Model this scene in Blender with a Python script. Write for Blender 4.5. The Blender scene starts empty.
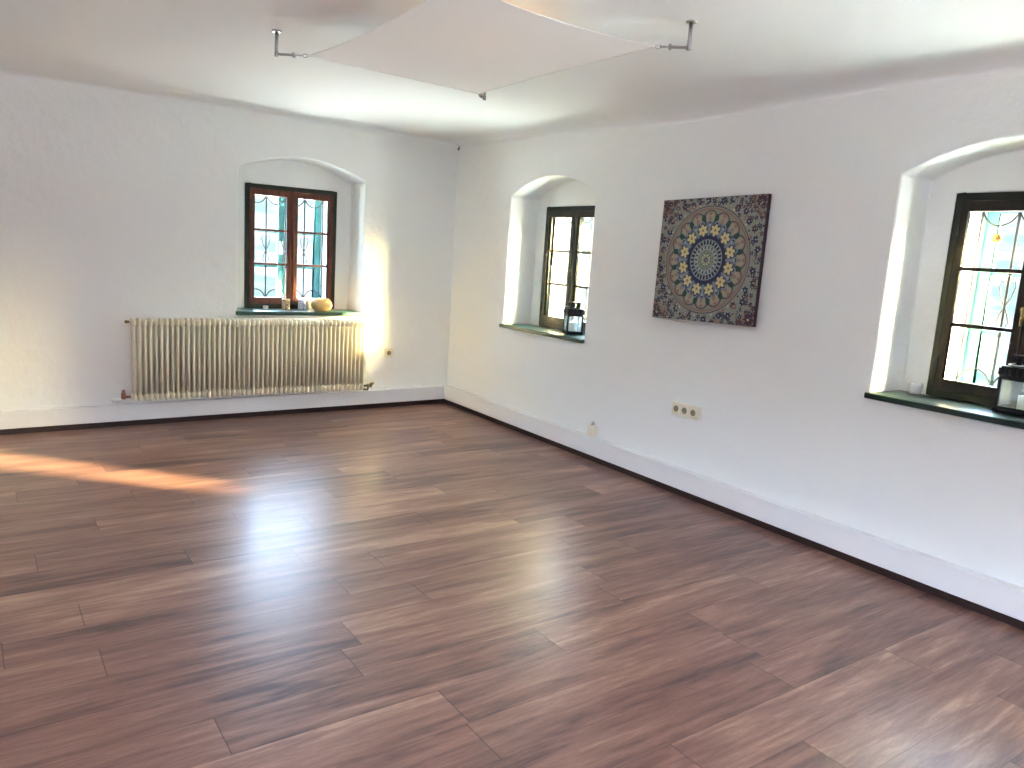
import bpy, bmesh, math, random
from mathutils import Vector, Matrix
random.seed(7)
C = bpy.context.scene.collection
sc = bpy.context.scene
PI = math.pi

# ------------------------------------------------------------------ camera
CAM = (-3.709, -6.266, 1.457)
YAW, PITCH, ROLL, FPX = 0.950413, -0.166214, 0.065355, 769.0
fw = Vector((math.cos(PITCH)*math.cos(YAW), math.cos(PITCH)*math.sin(YAW), math.sin(PITCH)))
rt = Vector((math.sin(YAW), -math.cos(YAW), 0)); up = rt.cross(fw)
r2 = math.cos(ROLL)*rt + math.sin(ROLL)*up
u2 = -math.sin(ROLL)*rt + math.cos(ROLL)*up
cam = bpy.data.cameras.new('camera'); cam.sensor_width = 36.0; cam.lens = FPX/1024*36.0
cam.clip_start = 0.05
co = bpy.data.objects.new('camera', cam); C.objects.link(co)
m = Matrix((r2, u2, -fw)).transposed().to_4x4(); m.translation = Vector(CAM)
co.matrix_world = m
sc.camera = co

# ------------------------------------------------------------------ exposure
sc.view_settings.view_transform = 'Standard'
try: sc.view_settings.look = 'None'
except Exception: pass
sc.view_settings.gamma = 1.0
sc.view_settings.use_curve_mapping = False
sc.view_settings.exposure = 1.45
sc.cycles.max_bounces = 14
sc.cycles.diffuse_bounces = 8
sc.cycles.transparent_max_bounces = 16
sc.cycles.use_denoising = True
sc.cycles.sample_clamp_indirect = 25.0

# ------------------------------------------------------------------ sky and sun
SUN_EL, SUN_R = math.radians(13.7), 1.01
LAMP = 9.0
SKY, GLOW, SUN = 25.0, 780.0, 105.0
ts = Vector((SUN_R, -1.0, 0)).normalized()*math.cos(SUN_EL) + Vector((0, 0, math.sin(SUN_EL)))   # towards the sun
w = bpy.data.worlds.new('World'); sc.world = w; w.use_nodes = True
nt = w.node_tree; nt.nodes.clear()
def N(t, typ, **k):
    n = t.nodes.new(typ)
    for a, v in k.items(): setattr(n, a, v)
    return n
def wmath(t, op, a, b=None, clamp=False):
    n = N(t, 'ShaderNodeMath', operation=op); n.use_clamp = clamp
    for i, v in enumerate((a, b)):
        if v is None: continue
        if isinstance(v, (int, float)): n.inputs[i].default_value = v
        else: t.links.new(v, n.inputs[i])
    return n.outputs[0]
tc = N(nt, 'ShaderNodeTexCoord')
nrm = N(nt, 'ShaderNodeVectorMath', operation='NORMALIZE'); nt.links.new(tc.outputs['Generated'], nrm.inputs[0])
gl = Vector((0.70, -1.0, 0)).normalized()*math.cos(0.17) + Vector((0, 0, math.sin(0.17)))         # bright haze round the low sun
dt = N(nt, 'ShaderNodeVectorMath', operation='DOT_PRODUCT'); nt.links.new(nrm.outputs[0], dt.inputs[0]); dt.inputs[1].default_value = gl
cosg = wmath(nt, 'MAXIMUM', dt.outputs['Value'], 0.0)
lobe0 = wmath(nt, 'POWER', cosg, 36.0)
wide = wmath(nt, 'POWER', cosg, 3.0)
sep = N(nt, 'ShaderNodeSeparateXYZ'); nt.links.new(nrm.outputs[0], sep.inputs[0])
hz = N(nt, 'ShaderNodeMapRange', interpolation_type='SMOOTHSTEP'); nt.links.new(sep.outputs['Z'], hz.inputs['Value'])    # hills cut the haze off at the skyline
hz.inputs['From Min'].default_value = 0.035; hz.inputs['From Max'].default_value = 0.11
lobe = wmath(nt, 'MULTIPLY', lobe0, hz.outputs[0])
elev = N(nt, 'ShaderNodeMapRange'); nt.links.new(sep.outputs['Z'], elev.inputs['Value'])
elev.inputs['From Min'].default_value = -0.12; elev.inputs['From Max'].default_value = 0.10
mx = N(nt, 'ShaderNodeMix', data_type='RGBA'); nt.links.new(elev.outputs[0], mx.inputs['Factor'])
mx.inputs['A'].default_value = (.98, .98, .96, 1); mx.inputs['B'].default_value = (0.69, 0.85, 1.18, 1)
# dim skyline band, added to curb glare in the windows, mottled like hills
hn = N(nt, 'ShaderNodeTexNoise'); hn.inputs['Scale'].default_value = 14.0; hn.inputs['Detail'].default_value = 4
hm = N(nt, 'ShaderNodeMapping'); hm.inputs['Scale'].default_value = (1, 1, 3.5); nt.links.new(nrm.outputs[0], hm.inputs[0]); nt.links.new(hm.outputs[0], hn.inputs['Vector'])
top = N(nt, 'ShaderNodeMapRange', interpolation_type='SMOOTHSTEP'); nt.links.new(wmath(nt, 'ADD', sep.outputs['Z'], wmath(nt, 'MULTIPLY', wmath(nt, 'SUBTRACT', hn.outputs[0], .5), .05)), top.inputs['Value'])
top.inputs['From Min'].default_value = .125; top.inputs['From Max'].default_value = .15; top.inputs['To Min'].default_value = 1; top.inputs['To Max'].default_value = 0
low = N(nt, 'ShaderNodeMapRange', interpolation_type='SMOOTHSTEP'); nt.links.new(sep.outputs['Z'], low.inputs['Value'])
low.inputs['From Min'].default_value = -.22; low.inputs['From Max'].default_value = -.16
band = wmath(nt, 'MULTIPLY', top.outputs[0], low.outputs[0])
hr = N(nt, 'ShaderNodeValToRGB'); nt.links.new(hn.outputs[0], hr.inputs[0])
hr.color_ramp.elements[0].position = .38; hr.color_ramp.elements[0].color = (.012, .017, .018, 1)
hr.color_ramp.elements[1].position = .58; hr.color_ramp.elements[1].color = (.030, .033, .036, 1)
mb_ = N(nt, 'ShaderNodeMix', data_type='RGBA'); nt.links.new(band, mb_.inputs['Factor']); nt.links.new(mx.outputs['Result'], mb_.inputs['A']); nt.links.new(hr.outputs[0], mb_.inputs['B'])
warm = N(nt, 'ShaderNodeMix', data_type='RGBA'); nt.links.new(wmath(nt, 'MULTIPLY', wide, wmath(nt, 'SUBTRACT', 1.0, band)), warm.inputs['Factor'])
nt.links.new(mb_.outputs['Result'], warm.inputs['A']); warm.inputs['B'].default_value = (1.25, 1.18, 1.02, 1)
bgA = N(nt, 'ShaderNodeBackground'); nt.links.new(warm.outputs['Result'], bgA.inputs['Color']); bgA.inputs['Strength'].default_value = SKY
bgB = N(nt, 'ShaderNodeBackground'); bgB.inputs['Color'].default_value = (1.0, 0.73, 0.31, 1)
nt.links.new(wmath(nt, 'MULTIPLY', lobe, GLOW), bgB.inputs['Strength'])
add = N(nt, 'ShaderNodeAddShader'); nt.links.new(bgA.outputs[0], add.inputs[0]); nt.links.new(bgB.outputs[0], add.inputs[1])
wo = N(nt, 'ShaderNodeOutputWorld'); nt.links.new(add.outputs[0], wo.inputs['Surface'])
w.cycles.sampling_method = 'MANUAL'; w.cycles.sample_map_resolution = 512

sl = bpy.data.lights.new('sun', 'SUN'); sl.energy = SUN; sl.color = (1.0, 0.74, 0.40); sl.angle = math.radians(3.2)
so = bpy.data.objects.new('sun', sl); C.objects.link(so); so.location = (12, -14, 6)
so.rotation_euler = (-ts).to_track_quat('-Z', 'Y').to_euler()

def portal(loc, inward, wx, wz):                                   # sampling aid only: gives off no light of its own
    l = bpy.data.lights.new('portal', 'AREA'); l.shape = 'RECTANGLE'; l.size = wx; l.size_y = wz
    l.cycles.is_portal = True
    o = bpy.data.objects.new('portal', l); C.objects.link(o); o.location = loc
    o.rotation_euler = Vector(inward).to_track_quat('-Z', 'Z').to_euler()
    return o

# ------------------------------------------------------------------ room measures (metres; corner of the two seen walls at 0,0)
H = 2.426
XW, YR = -6.3, -9.0
ND = 0.285                                  # niche depth
NH = 0.530                                  # niche half width
SILL = 0.876
SPRING, RISE = 1.978, 0.135
FH, FB, FT = 0.393, SILL, 1.896             # frame half width, bottom, top
WT = 0.70                                   # wall thickness
N3X, N1Y, N2Y = -1.432, -1.419, -4.720      # centres of the three windows
portal((N3X, WT+.02, 1.39), (0, -1, 0), .9, 1.1)
portal((WT+.02, N1Y, 1.39), (-1, 0, 0), .9, 1.1)
portal((WT+.02, N2Y, 1.39), (-1, 0, 0), .9, 1.1)
GX = (-8.6, -7.1, 0.7, 1.9)                 # unseen opening added in the west wall to let in fill light
portal((XW-.05, (GX[0]+GX[1])/2, (GX[2]+GX[3])/2), (1, 0, 0), GX[1]-GX[0], GX[3]-GX[2])


# ------------------------------------------------------------------ helpers
def tag(o, label=None, cat=None, group=None, kind=None):
    if label: o['label'] = label
    if cat: o['category'] = cat
    if group: o['group'] = group
    if kind: o['kind'] = kind
    return o
def empty(name, loc=(0, 0, 0), rz=0.0, rot=None):
    o = bpy.data.objects.new(name, None); C.objects.link(o); o.location = loc
    o.rotation_euler = rot if rot else (0, 0, rz); o.empty_display_size = .1
    return o
def obj(name, bm, mats, parent=None, smooth=False, bevel=0, seg=2, ang=40):
    me = bpy.data.meshes.new(name)
    bmesh.ops.remove_doubles(bm, verts=bm.verts, dist=1e-6)
    bmesh.ops.recalc_face_normals(bm, faces=bm.faces)
    bm.to_mesh(me); bm.free()
    for mt in (mats if isinstance(mats, (list, tuple)) else [mats]): me.materials.append(mt)
    o = bpy.data.objects.new(name, me); C.objects.link(o)
    if parent: o.parent = parent
    if smooth:
        for p in me.polygons: p.use_smooth = True
    if bevel:
        b = o.modifiers.new('bevel', 'BEVEL'); b.width = bevel; b.segments = seg; b.limit_method = 'ANGLE'; b.angle_limit = math.radians(ang)
        for p in me.polygons: p.use_smooth = True
        try:
            b.harden_normals = True
        except Exception: pass
    return o
def box(bm, x0, x1, y0, y1, z0, z1, mi=0):
    v = [bm.verts.new((x, y, z)) for x in (x0, x1) for y in (y0, y1) for z in (z0, z1)]
    for f in ((0,1,3,2), (4,6,7,5), (0,4,5,1), (2,3,7,6), (0,2,6,4), (1,5,7,3)):
        fc = bm.faces.new([v[i] for i in f]); fc.material_index = mi
    return v
def tube(bm, pts, r, n=10, cap=True, mi=0):
    pts = [Vector(p) for p in pts]; rings = []
    rs = r if isinstance(r, (list, tuple)) else [r]*len(pts)
    prev = None
    for i, p in enumerate(pts):
        d = ((pts[min(i+1, len(pts)-1)]-p).normalized() + (p-pts[max(i-1, 0)]).normalized())
        if d.length < 1e-9: d = pts[min(i+1, len(pts)-1)]-pts[max(i-1, 0)]
        d.normalize()
        if prev is None:
            a = d.orthogonal().normalized()
        else:
            a = (prev - d*prev.dot(d)).normalized()
        prev = a; b = d.cross(a)
        rings.append([bm.verts.new(p + (a*math.cos(2*PI*k/n) + b*math.sin(2*PI*k/n))*rs[i]) for k in range(n)])
    for A, B in zip(rings, rings[1:]):
        for k in range(n):
            f = bm.faces.new((A[k], A[(k+1) % n], B[(k+1) % n], B[k])); f.material_index = mi
    if cap:
        for R_ in (rings[0][::-1], rings[-1]):
            f = bm.faces.new(R_); f.material_index = mi
def lathe(bm, prof, c=(0, 0, 0), n=28, axis='z', mi=0, wob=None):
    rings = []
    for r, h in prof:
        ring = []
        for k in range(n):
            a = 2*PI*k/n; rr = r*(1 + (wob(a, h) if wob else 0))
            p = (rr*math.cos(a), rr*math.sin(a), h)
            if axis == 'y': p = (p[0], p[2], p[1])
            if axis == 'x': p = (p[2], p[0], p[1])
            ring.append(bm.verts.new((p[0]+c[0], p[1]+c[1], p[2]+c[2])))
        rings.append(ring)
    for A, B in zip(rings, rings[1:]):
        for k in range(n):
            f = bm.faces.new((A[k], A[(k+1) % n], B[(k+1) % n], B[k])); f.material_index = mi
    for R_ in (rings[0][::-1], rings[-1]):
        f = bm.faces.new(R_); f.material_index = mi

# ------------------------------------------------------------------ materials
def mat(name, col, rough=.6, metal=0.0, spec=.5):
    mt = bpy.data.materials.new(name); mt.use_nodes = True
    b = mt.node_tree.nodes['Principled BSDF']
    b.inputs['Base Color'].default_value = (*col, 1); b.inputs['Roughness'].default_value = rough
    b.inputs['Metallic'].default_value = metal; b.inputs['Specular IOR Level'].default_value = spec
    return mt
def bump(mt, scales, dist=.004, strength=.6, stretch=(1, 1, 1)):
    t = mt.node_tree; b = t.nodes['Principled BSDF']
    tcn = N(t, 'ShaderNodeTexCoord'); mp = N(t, 'ShaderNodeMapping'); t.links.new(tcn.outputs['Object'], mp.inputs[0])
    mp.inputs['Scale'].default_value = stretch
    tot = None
    for s, wgt in scales:
        n = N(t, 'ShaderNodeTexNoise'); n.inputs['Scale'].default_value = s; n.inputs['Detail'].default_value = 4
        t.links.new(mp.outputs[0], n.inputs['Vector'])
        v = wmath(t, 'MULTIPLY', n.outputs[0], wgt)
        tot = v if tot is None else wmath(t, 'ADD', tot, v)
    bp = N(t, 'ShaderNodeBump'); bp.inputs['Strength'].default_value = strength; bp.inputs['Distance'].default_value = dist
    t.links.new(tot, bp.inputs['Height']); t.links.new(bp.outputs[0], b.inputs['Normal'])
    return mt
def mottle(mt, ca, cb, scale, stretch=(1, 1, 1), lo=.35, hi=.65):
    t = mt.node_tree; b = t.nodes['Principled BSDF']
    tcn = N(t, 'ShaderNodeTexCoord'); mp = N(t, 'ShaderNodeMapping'); t.links.new(tcn.outputs['Object'], mp.inputs[0])
    mp.inputs['Scale'].default_value = stretch
    n = N(t, 'ShaderNodeTexNoise'); n.inputs['Scale'].default_value = scale; n.inputs['Detail'].default_value = 5
    t.links.new(mp.outputs[0], n.inputs['Vector'])
    rp = N(t, 'ShaderNodeValToRGB'); t.links.new(n.outputs[0], rp.inputs[0])
    rp.color_ramp.elements[0].position = lo; rp.color_ramp.elements[0].color = (*ca, 1)
    rp.color_ramp.elements[1].position = hi; rp.color_ramp.elements[1].color = (*cb, 1)
    t.links.new(rp.outputs[0], b.inputs['Base Color'])
    return mt
M = {}
M['plaster'] = bump(mat('white_plaster', (.825, .84, .835), .85, spec=.25), [(2.2, 2.2), (9, .9), (45, .22), (140, .08)], dist=.012, strength=.55)
M['ceiling'] = bump(mat('ceiling_plaster', (.83, .85, .86), .85, spec=.25), [(1.6, 2.0), (8, .5), (60, .12)], dist=.010, strength=.5)
M['duct'] = bump(mat('white_painted_board', (.82, .82, .83), .45), [(6, .6), (60, .1)], dist=.002, strength=.5)
M['plinth'] = mat('dark_brown_plinth', (.030, .014, .012), .45)
M['frame'] = mottle(mat('dark_green_paint', (.02, .03, .02), .38), (.006, .011, .007), (.020, .025, .013), 9)
M['sash_red'] = mottle(mat('mahogany_paint', (.1, .03, .02), .35), (.060, .016, .010), (.15, .042, .020), 8, (6, 6, 1))
M['sash_olive'] = mottle(mat('dark_olive_paint', (.03, .03, .015), .38), (.012, .011, .007), (.040, .034, .015), 7, (5, 5, 1))
M['sash_dark'] = mottle(mat('dark_umber_paint', (.02, .016, .012), .38), (.008, .005, .005), (.026, .018, .010), 7, (5, 5, 1))
M['sill'] = mottle(mat('dark_green_sill', (.02, .06, .05), .3), (.012, .045, .034), (.030, .085, .065), 5)
M['sill_dark'] = mottle(mat('black_green_sill', (.01, .03, .03), .3), (.008, .022, .020), (.016, .045, .042), 5)
M['teal'] = mottle(mat('teal_paint', (.07, .27, .28), .5), (.060, .24, .25), (.09, .33, .33), 6)
M['teal_pale'] = mottle(mat('pale_green_paint', (.2, .45, .38), .5), (.17, .42, .36), (.24, .50, .42), 6)
M['iron'] = mat('wrought_iron', (.045, .05, .065), .6, .0)
M['brass'] = mat('aged_brass', (.35, .22, .08), .35, .9)
M['steel'] = mat('brushed_steel', (.42, .42, .43), .3, 1.0)
def sail_mat():
    mt = bump(mat('white_sail_cloth', (.95, .95, .95), .8, spec=.2), [(300, .2)], dist=.0006, strength=.4); t = mt.node_tree
    b = t.nodes['Principled BSDF']; tr = N(t, 'ShaderNodeBsdfTranslucent'); tr.inputs[0].default_value = (.95, .95, .95, 1)
    ms = N(t, 'ShaderNodeMixShader'); ms.inputs[0].default_value = .02
    t.links.new(b.outputs[0], ms.inputs[1]); t.links.new(tr.outputs[0], ms.inputs[2])
    t.links.new(ms.outputs[0], t.nodes['Material Output'].inputs[0]); return mt
M['sail'] = sail_mat()
M['sail_hem'] = mat('sail_hem', (.86, .86, .86), .75)
M['cream'] = mat('cream_enamel', (.86, .80, .62), .35)
M['valve_white'] = mat('white_plastic', (.80, .80, .78), .4)
M['copper'] = mat('dull_copper', (.40, .20, .14), .4, .8)
M['valve_dark'] = mottle(mat('dark_brass', (.12, .09, .04), .4, .6), (.05, .035, .02), (.30, .22, .10), 40)
M['socket'] = mat('ivory_plastic', (.78, .73, .61), .35)
M['socket_dark'] = mat('socket_well', (.26, .22, .15), .5)
M['hole'] = mat('socket_hole', (.02, .02, .02), .7)
M['black'] = mat('black_metal', (.012, .012, .016), .5, 0, spec=.3)
M['wax'] = mat('white_wax', (.85, .84, .80), .5)
M['wick'] = mat('wick', (.05, .05, .05), .9)
M['white_ceramic'] = mat('white_ceramic', (.84, .84, .86), .25)
M['beige_pattern'] = mottle(mat('beige_pattern', (.5, .4, .25), .4), (.26, .17, .08), (.72, .60, .40), 60, lo=.42, hi=.56)
M['blue_pattern'] = mottle(mat('blue_pattern', (.6, .65, .8), .3), (.20, .27, .50), (.80, .82, .86), 55, lo=.40, hi=.52)
M['pot'] = mottle(mat('tan_pot', (.66, .44, .19), .5), (.56, .36, .14), (.72, .52, .26), 14)
M['pot_in'] = mat('pot_inside', (.10, .06, .03), .8)
M['concrete'] = mat('plain_render', (.75, .75, .72), .9)
def glass():
    mt = bpy.data.materials.new('clear_glass'); mt.use_nodes = True; t = mt.node_tree; t.nodes.clear()
    tr = N(t, 'ShaderNodeBsdfTransparent'); tr.inputs[0].default_value = (.95, .97, .96, 1)
    gs = N(t, 'ShaderNodeBsdfGlossy'); gs.inputs['Roughness'].default_value = .02
    fr = N(t, 'ShaderNodeFresnel'); ge = N(t, 'ShaderNodeNewGeometry')   # same reflectance from both sides of the thin pane
    t.links.new(wmath(t, 'ADD', 1.16, wmath(t, 'MULTIPLY', ge.outputs['Backfacing'], 1/1.16-1.16)), fr.inputs[0])
    ms = N(t, 'ShaderNodeMixShader'); t.links.new(fr.outputs[0], ms.inputs[0]); t.links.new(tr.outputs[0], ms.inputs[1]); t.links.new(gs.outputs[0], ms.inputs[2])
    o = N(t, 'ShaderNodeOutputMaterial'); t.links.new(ms.outputs[0], o.inputs[0])
    return mt
M['glass'] = glass()
def milky():
    mt = M['glass'].copy(); mt.name = 'milky_glass'; t = mt.node_tree
    o = [n for n in t.nodes if n.type == 'OUTPUT_MATERIAL'][0]; src = o.inputs[0].links[0].from_socket
    df = N(t, 'ShaderNodeBsdfDiffuse'); df.inputs[0].default_value = (.82, .86, .90, 1); tl = N(t, 'ShaderNodeBsdfTranslucent'); tl.inputs[0].default_value = (.82, .86, .90, 1)
    a = N(t, 'ShaderNodeMixShader'); t.links.new(df.outputs[0], a.inputs[1]); t.links.new(tl.outputs[0], a.inputs[2])
    b = N(t, 'ShaderNodeMixShader'); b.inputs[0].default_value = .16; t.links.new(src, b.inputs[1]); t.links.new(a.outputs[0], b.inputs[2]); t.links.new(b.outputs[0], o.inputs[0])
    return mt
M['milky'] = milky()

def floor_mat():
    mt = mat('vinyl_plank_floor', (.2, .1, .08), .3); t = mt.node_tree; b = t.nodes['Principled BSDF']
    tcn = N(t, 'ShaderNodeTexCoord'); sp = N(t, 'ShaderNodeSeparateXYZ'); t.links.new(tcn.outputs['Object'], sp.inputs[0])
    PW, PL = .2, 1.22
    yy = wmath(t, 'DIVIDE', wmath(t, 'ADD', sp.outputs['Y'], 0.03), PW)
    row = wmath(t, 'FLOOR', yy); fy = wmath(t, 'FRACT', yy)
    wn = N(t, 'ShaderNodeTexWhiteNoise', noise_dimensions='1D'); t.links.new(row, wn.inputs['W'])
    xx = wmath(t, 'ADD', wmath(t, 'DIVIDE', sp.outputs['X'], PL), wn.outputs['Value'])
    col = wmath(t, 'FLOOR', xx); fx = wmath(t, 'FRACT', xx)
    cv = N(t, 'ShaderNodeCombineXYZ'); t.links.new(row, cv.inputs[0]); t.links.new(col, cv.inputs[1])
    w2 = N(t, 'ShaderNodeTexWhiteNoise', noise_dimensions='2D'); t.links.new(cv.outputs[0], w2.inputs['Vector'])
    # grain, shifted per plank
    gv = N(t, 'ShaderNodeCombineXYZ')
    t.links.new(wmath(t, 'ADD', wmath(t, 'MULTIPLY', sp.outputs['X'], 1.0), wmath(t, 'MULTIPLY', w2.outputs['Value'], 37.0)), gv.inputs[0])
    t.links.new(wmath(t, 'MULTIPLY', sp.outputs['Y'], 9.0), gv.inputs[1])
    t.links.new(wmath(t, 'MULTIPLY', w2.outputs['Value'], 11.0), gv.inputs[2])
    def noise(scale, det, rough=.55, dist=0):
        n = N(t, 'ShaderNodeTexNoise'); n.inputs['Scale'].default_value = scale; n.inputs['Detail'].default_value = det
        n.inputs['Roughness'].default_value = rough; n.inputs['Distortion'].default_value = dist
        t.links.new(gv.outputs[0], n.inputs['Vector']); return n.outputs[0]
    g1 = noise(1.1, 4, .55, .8); g2 = noise(5.0, 5, .6, .4); g3 = noise(40.0, 3)
    f = wmath(t, 'ADD', wmath(t, 'MULTIPLY', g1, .62), wmath(t, 'MULTIPLY', g2, .38))
    f = wmath(t, 'ADD', f, wmath(t, 'MULTIPLY', wmath(t, 'SUBTRACT', w2.outputs['Value'], .5), .11))
    rp = N(t, 'ShaderNodeValToRGB'); t.links.new(f, rp.inputs[0]); cr = rp.color_ramp
    cr.elements[0].position = .34; cr.elements[0].color = (.088, .043, .042, 1)
    cr.elements[1].position = .68; cr.elements[1].color = (.49, .305, .215, 1)
    e = cr.elements.new(.44); e.color = (.200, .098, .078, 1)
    e = cr.elements.new(.57); e.color = (.315, .172, .128, 1)
    # fine pores
    pr_ = N(t, 'ShaderNodeMapRange'); t.links.new(g3, pr_.inputs['Value']); pr_.inputs['From Min'].default_value = .38; pr_.inputs['From Max'].default_value = .55
    pr_.inputs['To Min'].default_value = .90; pr_.inputs['To Max'].default_value = 1.03
    # seams
    def edge(fr, wdt):
        d = wmath(t, 'MINIMUM', fr, wmath(t, 'SUBTRACT', 1.0, fr))
        return wmath(t, 'LESS_THAN', d, wdt)
    seam = wmath(t, 'MAXIMUM', edge(fy, .0045), edge(fx, .0016))
    mul = wmath(t, 'MULTIPLY', pr_.outputs[0], wmath(t, 'SUBTRACT', 1.0, wmath(t, 'MULTIPLY', seam, .6)))
    mixc = N(t, 'ShaderNodeVectorMath', operation='SCALE'); t.links.new(rp.outputs[0], mixc.inputs[0]); t.links.new(mul, mixc.inputs['Scale'])
    t.links.new(mixc.outputs[0], b.inputs['Base Color'])
    rgh = wmath(t, 'ADD', .27, wmath(t, 'MULTIPLY', g2, .14)); t.links.new(rgh, b.inputs['Roughness'])
    b.inputs['Specular IOR Level'].default_value = .55
    bp = N(t, 'ShaderNodeBump'); bp.inputs['Strength'].default_value = .3; bp.inputs['Distance'].default_value = .00025
    hh = wmath(t, 'SUBTRACT', wmath(t, 'ADD', wmath(t, 'MULTIPLY', g2, .6), wmath(t, 'MULTIPLY', g3, .35)), wmath(t, 'MULTIPLY', seam, .6))
    t.links.new(hh, bp.inputs['Height']); t.links.new(bp.outputs[0], b.inputs['Normal'])
    return mt
M['floor'] = floor_mat()

# ------------------------------------------------------------------ room shell
def struct(name, bm, mt, **k):
    return tag(obj(name, bm, mt, **k), kind='structure')

NICHE = {N3X: (.876, 1.984, .132, 1.896), -N1Y: (.876, 1.930, .142, 1.868), -N2Y: (.890, 1.962, .134, 1.893)}   # sill, spring, rise, frame top
def floor_z(x, y):                           # the old floor rises a little towards the far corner
    return .024*max(0, 1+x/3.7)*max(0, 1+y/4.6)
def arch_outline(SILL, SPRING, RISE, n=24):                      # niche outline in (u,z), from bottom left over the arch to bottom right
    c = NH; R_ = (c*c + RISE*RISE)/(2*RISE); zc = SPRING + RISE - R_; a = math.asin(c/R_)
    pts = [(-NH, SILL-.03)]
    for i in range(n+1):
        t = -a + 2*a*i/n; pts.append((R_*math.sin(t), zc + R_*math.cos(t)))
    pts.append((NH, SILL-.03))
    return pts
bm = bmesh.new(); fx_ = [XW, -3.7] + [-3.7+3.7*i/10 for i in range(1, 11)] + [.7]; fy_ = [YR, -4.6] + [-4.6+4.6*i/10 for i in range(1, 11)] + [.7]
g = [[bm.verts.new((x, y, floor_z(min(x, 0), min(y, 0)))) for y in fy_] for x in fx_]
for i in range(len(fx_)-1):
    for j in range(len(fy_)-1): bm.faces.new((g[i][j], g[i+1][j], g[i+1][j+1], g[i][j+1]))
box(bm, XW, .7, YR, .7, -.14, -.02); struct('floor', bm, M['floor'])
def wall_with_niches(name, centres, u0, u1, xf):
    """wall face at w=0 with arched window niches; xf maps (u,w,z) to the world"""
    bm = bmesh.new()
    V = {}
    def v(u, w_, z):
        k = (round(u, 5), round(w_, 5), round(z, 5))
        if k not in V: V[k] = bm.verts.new(xf(u, w_, z))
        return V[k]
    def q(*pts): bm.faces.new([v(*p) for p in pts])
    cs = sorted(centres); lft = [(u0, 0, H), (u0, 0, 0)]
    for c in cs:
        SILL, SPRING, RISE, FT = NICHE[c]; FB = SILL; ol = arch_outline(SILL, SPRING, RISE)
        q(*lft, (c-NH, 0, 0), (c-NH, 0, SILL-.03), (c-NH, 0, SPRING), (c-NH, 0, H))
        lft = [(c+NH, 0, H), (c+NH, 0, SPRING), (c+NH, 0, SILL-.03), (c+NH, 0, 0)]
        q((c-NH, 0, 0), (c+NH, 0, 0), (c+NH, 0, SILL-.03), (c-NH, 0, SILL-.03))
        arch = [(c+a, z) for a, z in ol[1:-1]]
        for (a, za), (b_, zb) in zip(arch, arch[1:]):
            q((a, 0, za), (b_, 0, zb), (b_, 0, H), (a, 0, H))
        # reveals to the back of the niche
        full = [(c+a, z) for a, z in ol]
        for (a, za), (b_, zb) in zip(full, full[1:]):
            q((a, 0, za), (b_, 0, zb), (b_, ND, zb), (a, ND, za))
        q((c-NH, 0, SILL-.03), (c+NH, 0, SILL-.03), (c+NH, ND, SILL-.03), (c-NH, ND, SILL-.03))
        # back of the niche round the frame
        l, r = c-FH, c+FH; zb0 = SILL-.03
        q((c-NH, ND, zb0), (l, ND, zb0), (l, ND, FT), (r, ND, FT), *[(a, ND, za) for a, za in arch[::-1]])
        q((r, ND, zb0), (c+NH, ND, zb0), (c+NH, ND, SPRING), (r, ND, FT))
        # outer reveal: narrows to the outer casement, then opens out
        st = [(ND, FH, FB-.03, FT), (.345, FH, FB-.03, FT), (.545, .362, FB-.01, min(1.875, FT)), (.61, .362, FB-.01, 1.875), (WT, .43, .826, 1.93)]
        for (wa, ha, ba, ta), (wb, hb, bb, tb) in zip(st, st[1:]):
            A = [(c-ha, wa, ba), (c-ha, wa, ta), (c+ha, wa, ta), (c+ha, wa, ba)]
            B = [(c-hb, wb, bb), (c-hb, wb, tb), (c+hb, wb, tb), (c+hb, wb, bb)]
            for k in range(4): q(A[k], A[(k+1) % 4], B[(k+1) % 4], B[k])
    q(*lft, (u1, 0, 0), (u1, 0, H))
    # outer face of the wall
    x = u0
    for c in cs:
        q((x, WT, -.1), (c-.43, WT, -.1), (c-.43, WT, H+.1), (x, WT, H+.1))
        q((c-.43, WT, -.1), (c+.43, WT, -.1), (c+.43, WT, .826), (c-.43, WT, .826))
        q((c-.43, WT, 1.93), (c+.43, WT, 1.93), (c+.43, WT, H+.1), (c-.43, WT, H+.1))
        x = c+.43
    q((x, WT, -.1), (u1, WT, -.1), (u1, WT, H+.1), (x, WT, H+.1))
    o = struct(name, bm, M['plaster'], bevel=.012, seg=3, ang=50)
    return o
wall_with_niches('wall_left', [N3X], XW, 0.0, lambda u, w_, z: (u, w_, z))
wall_with_niches('wall_right', [-N1Y, -N2Y], 0.0, -YR, lambda u, w_, z: (w_, -u, z))
bm = bmesh.new(); box(bm, XW, .7, YR-.2, YR, -.1, H+.1); struct('wall_rear', bm, M['plaster'])
bm = bmesh.new()
box(bm, XW-.3, XW, YR, GX[0], -.1, H+.1); box(bm, XW-.3, XW, GX[1], .7, -.1, H+.1)
box(bm, XW-.3, XW, GX[0], GX[1], -.1, GX[2]); box(bm, XW-.3, XW, GX[0], GX[1], GX[3], H+.1)
struct('wall_west', bm, M['plaster'])

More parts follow.
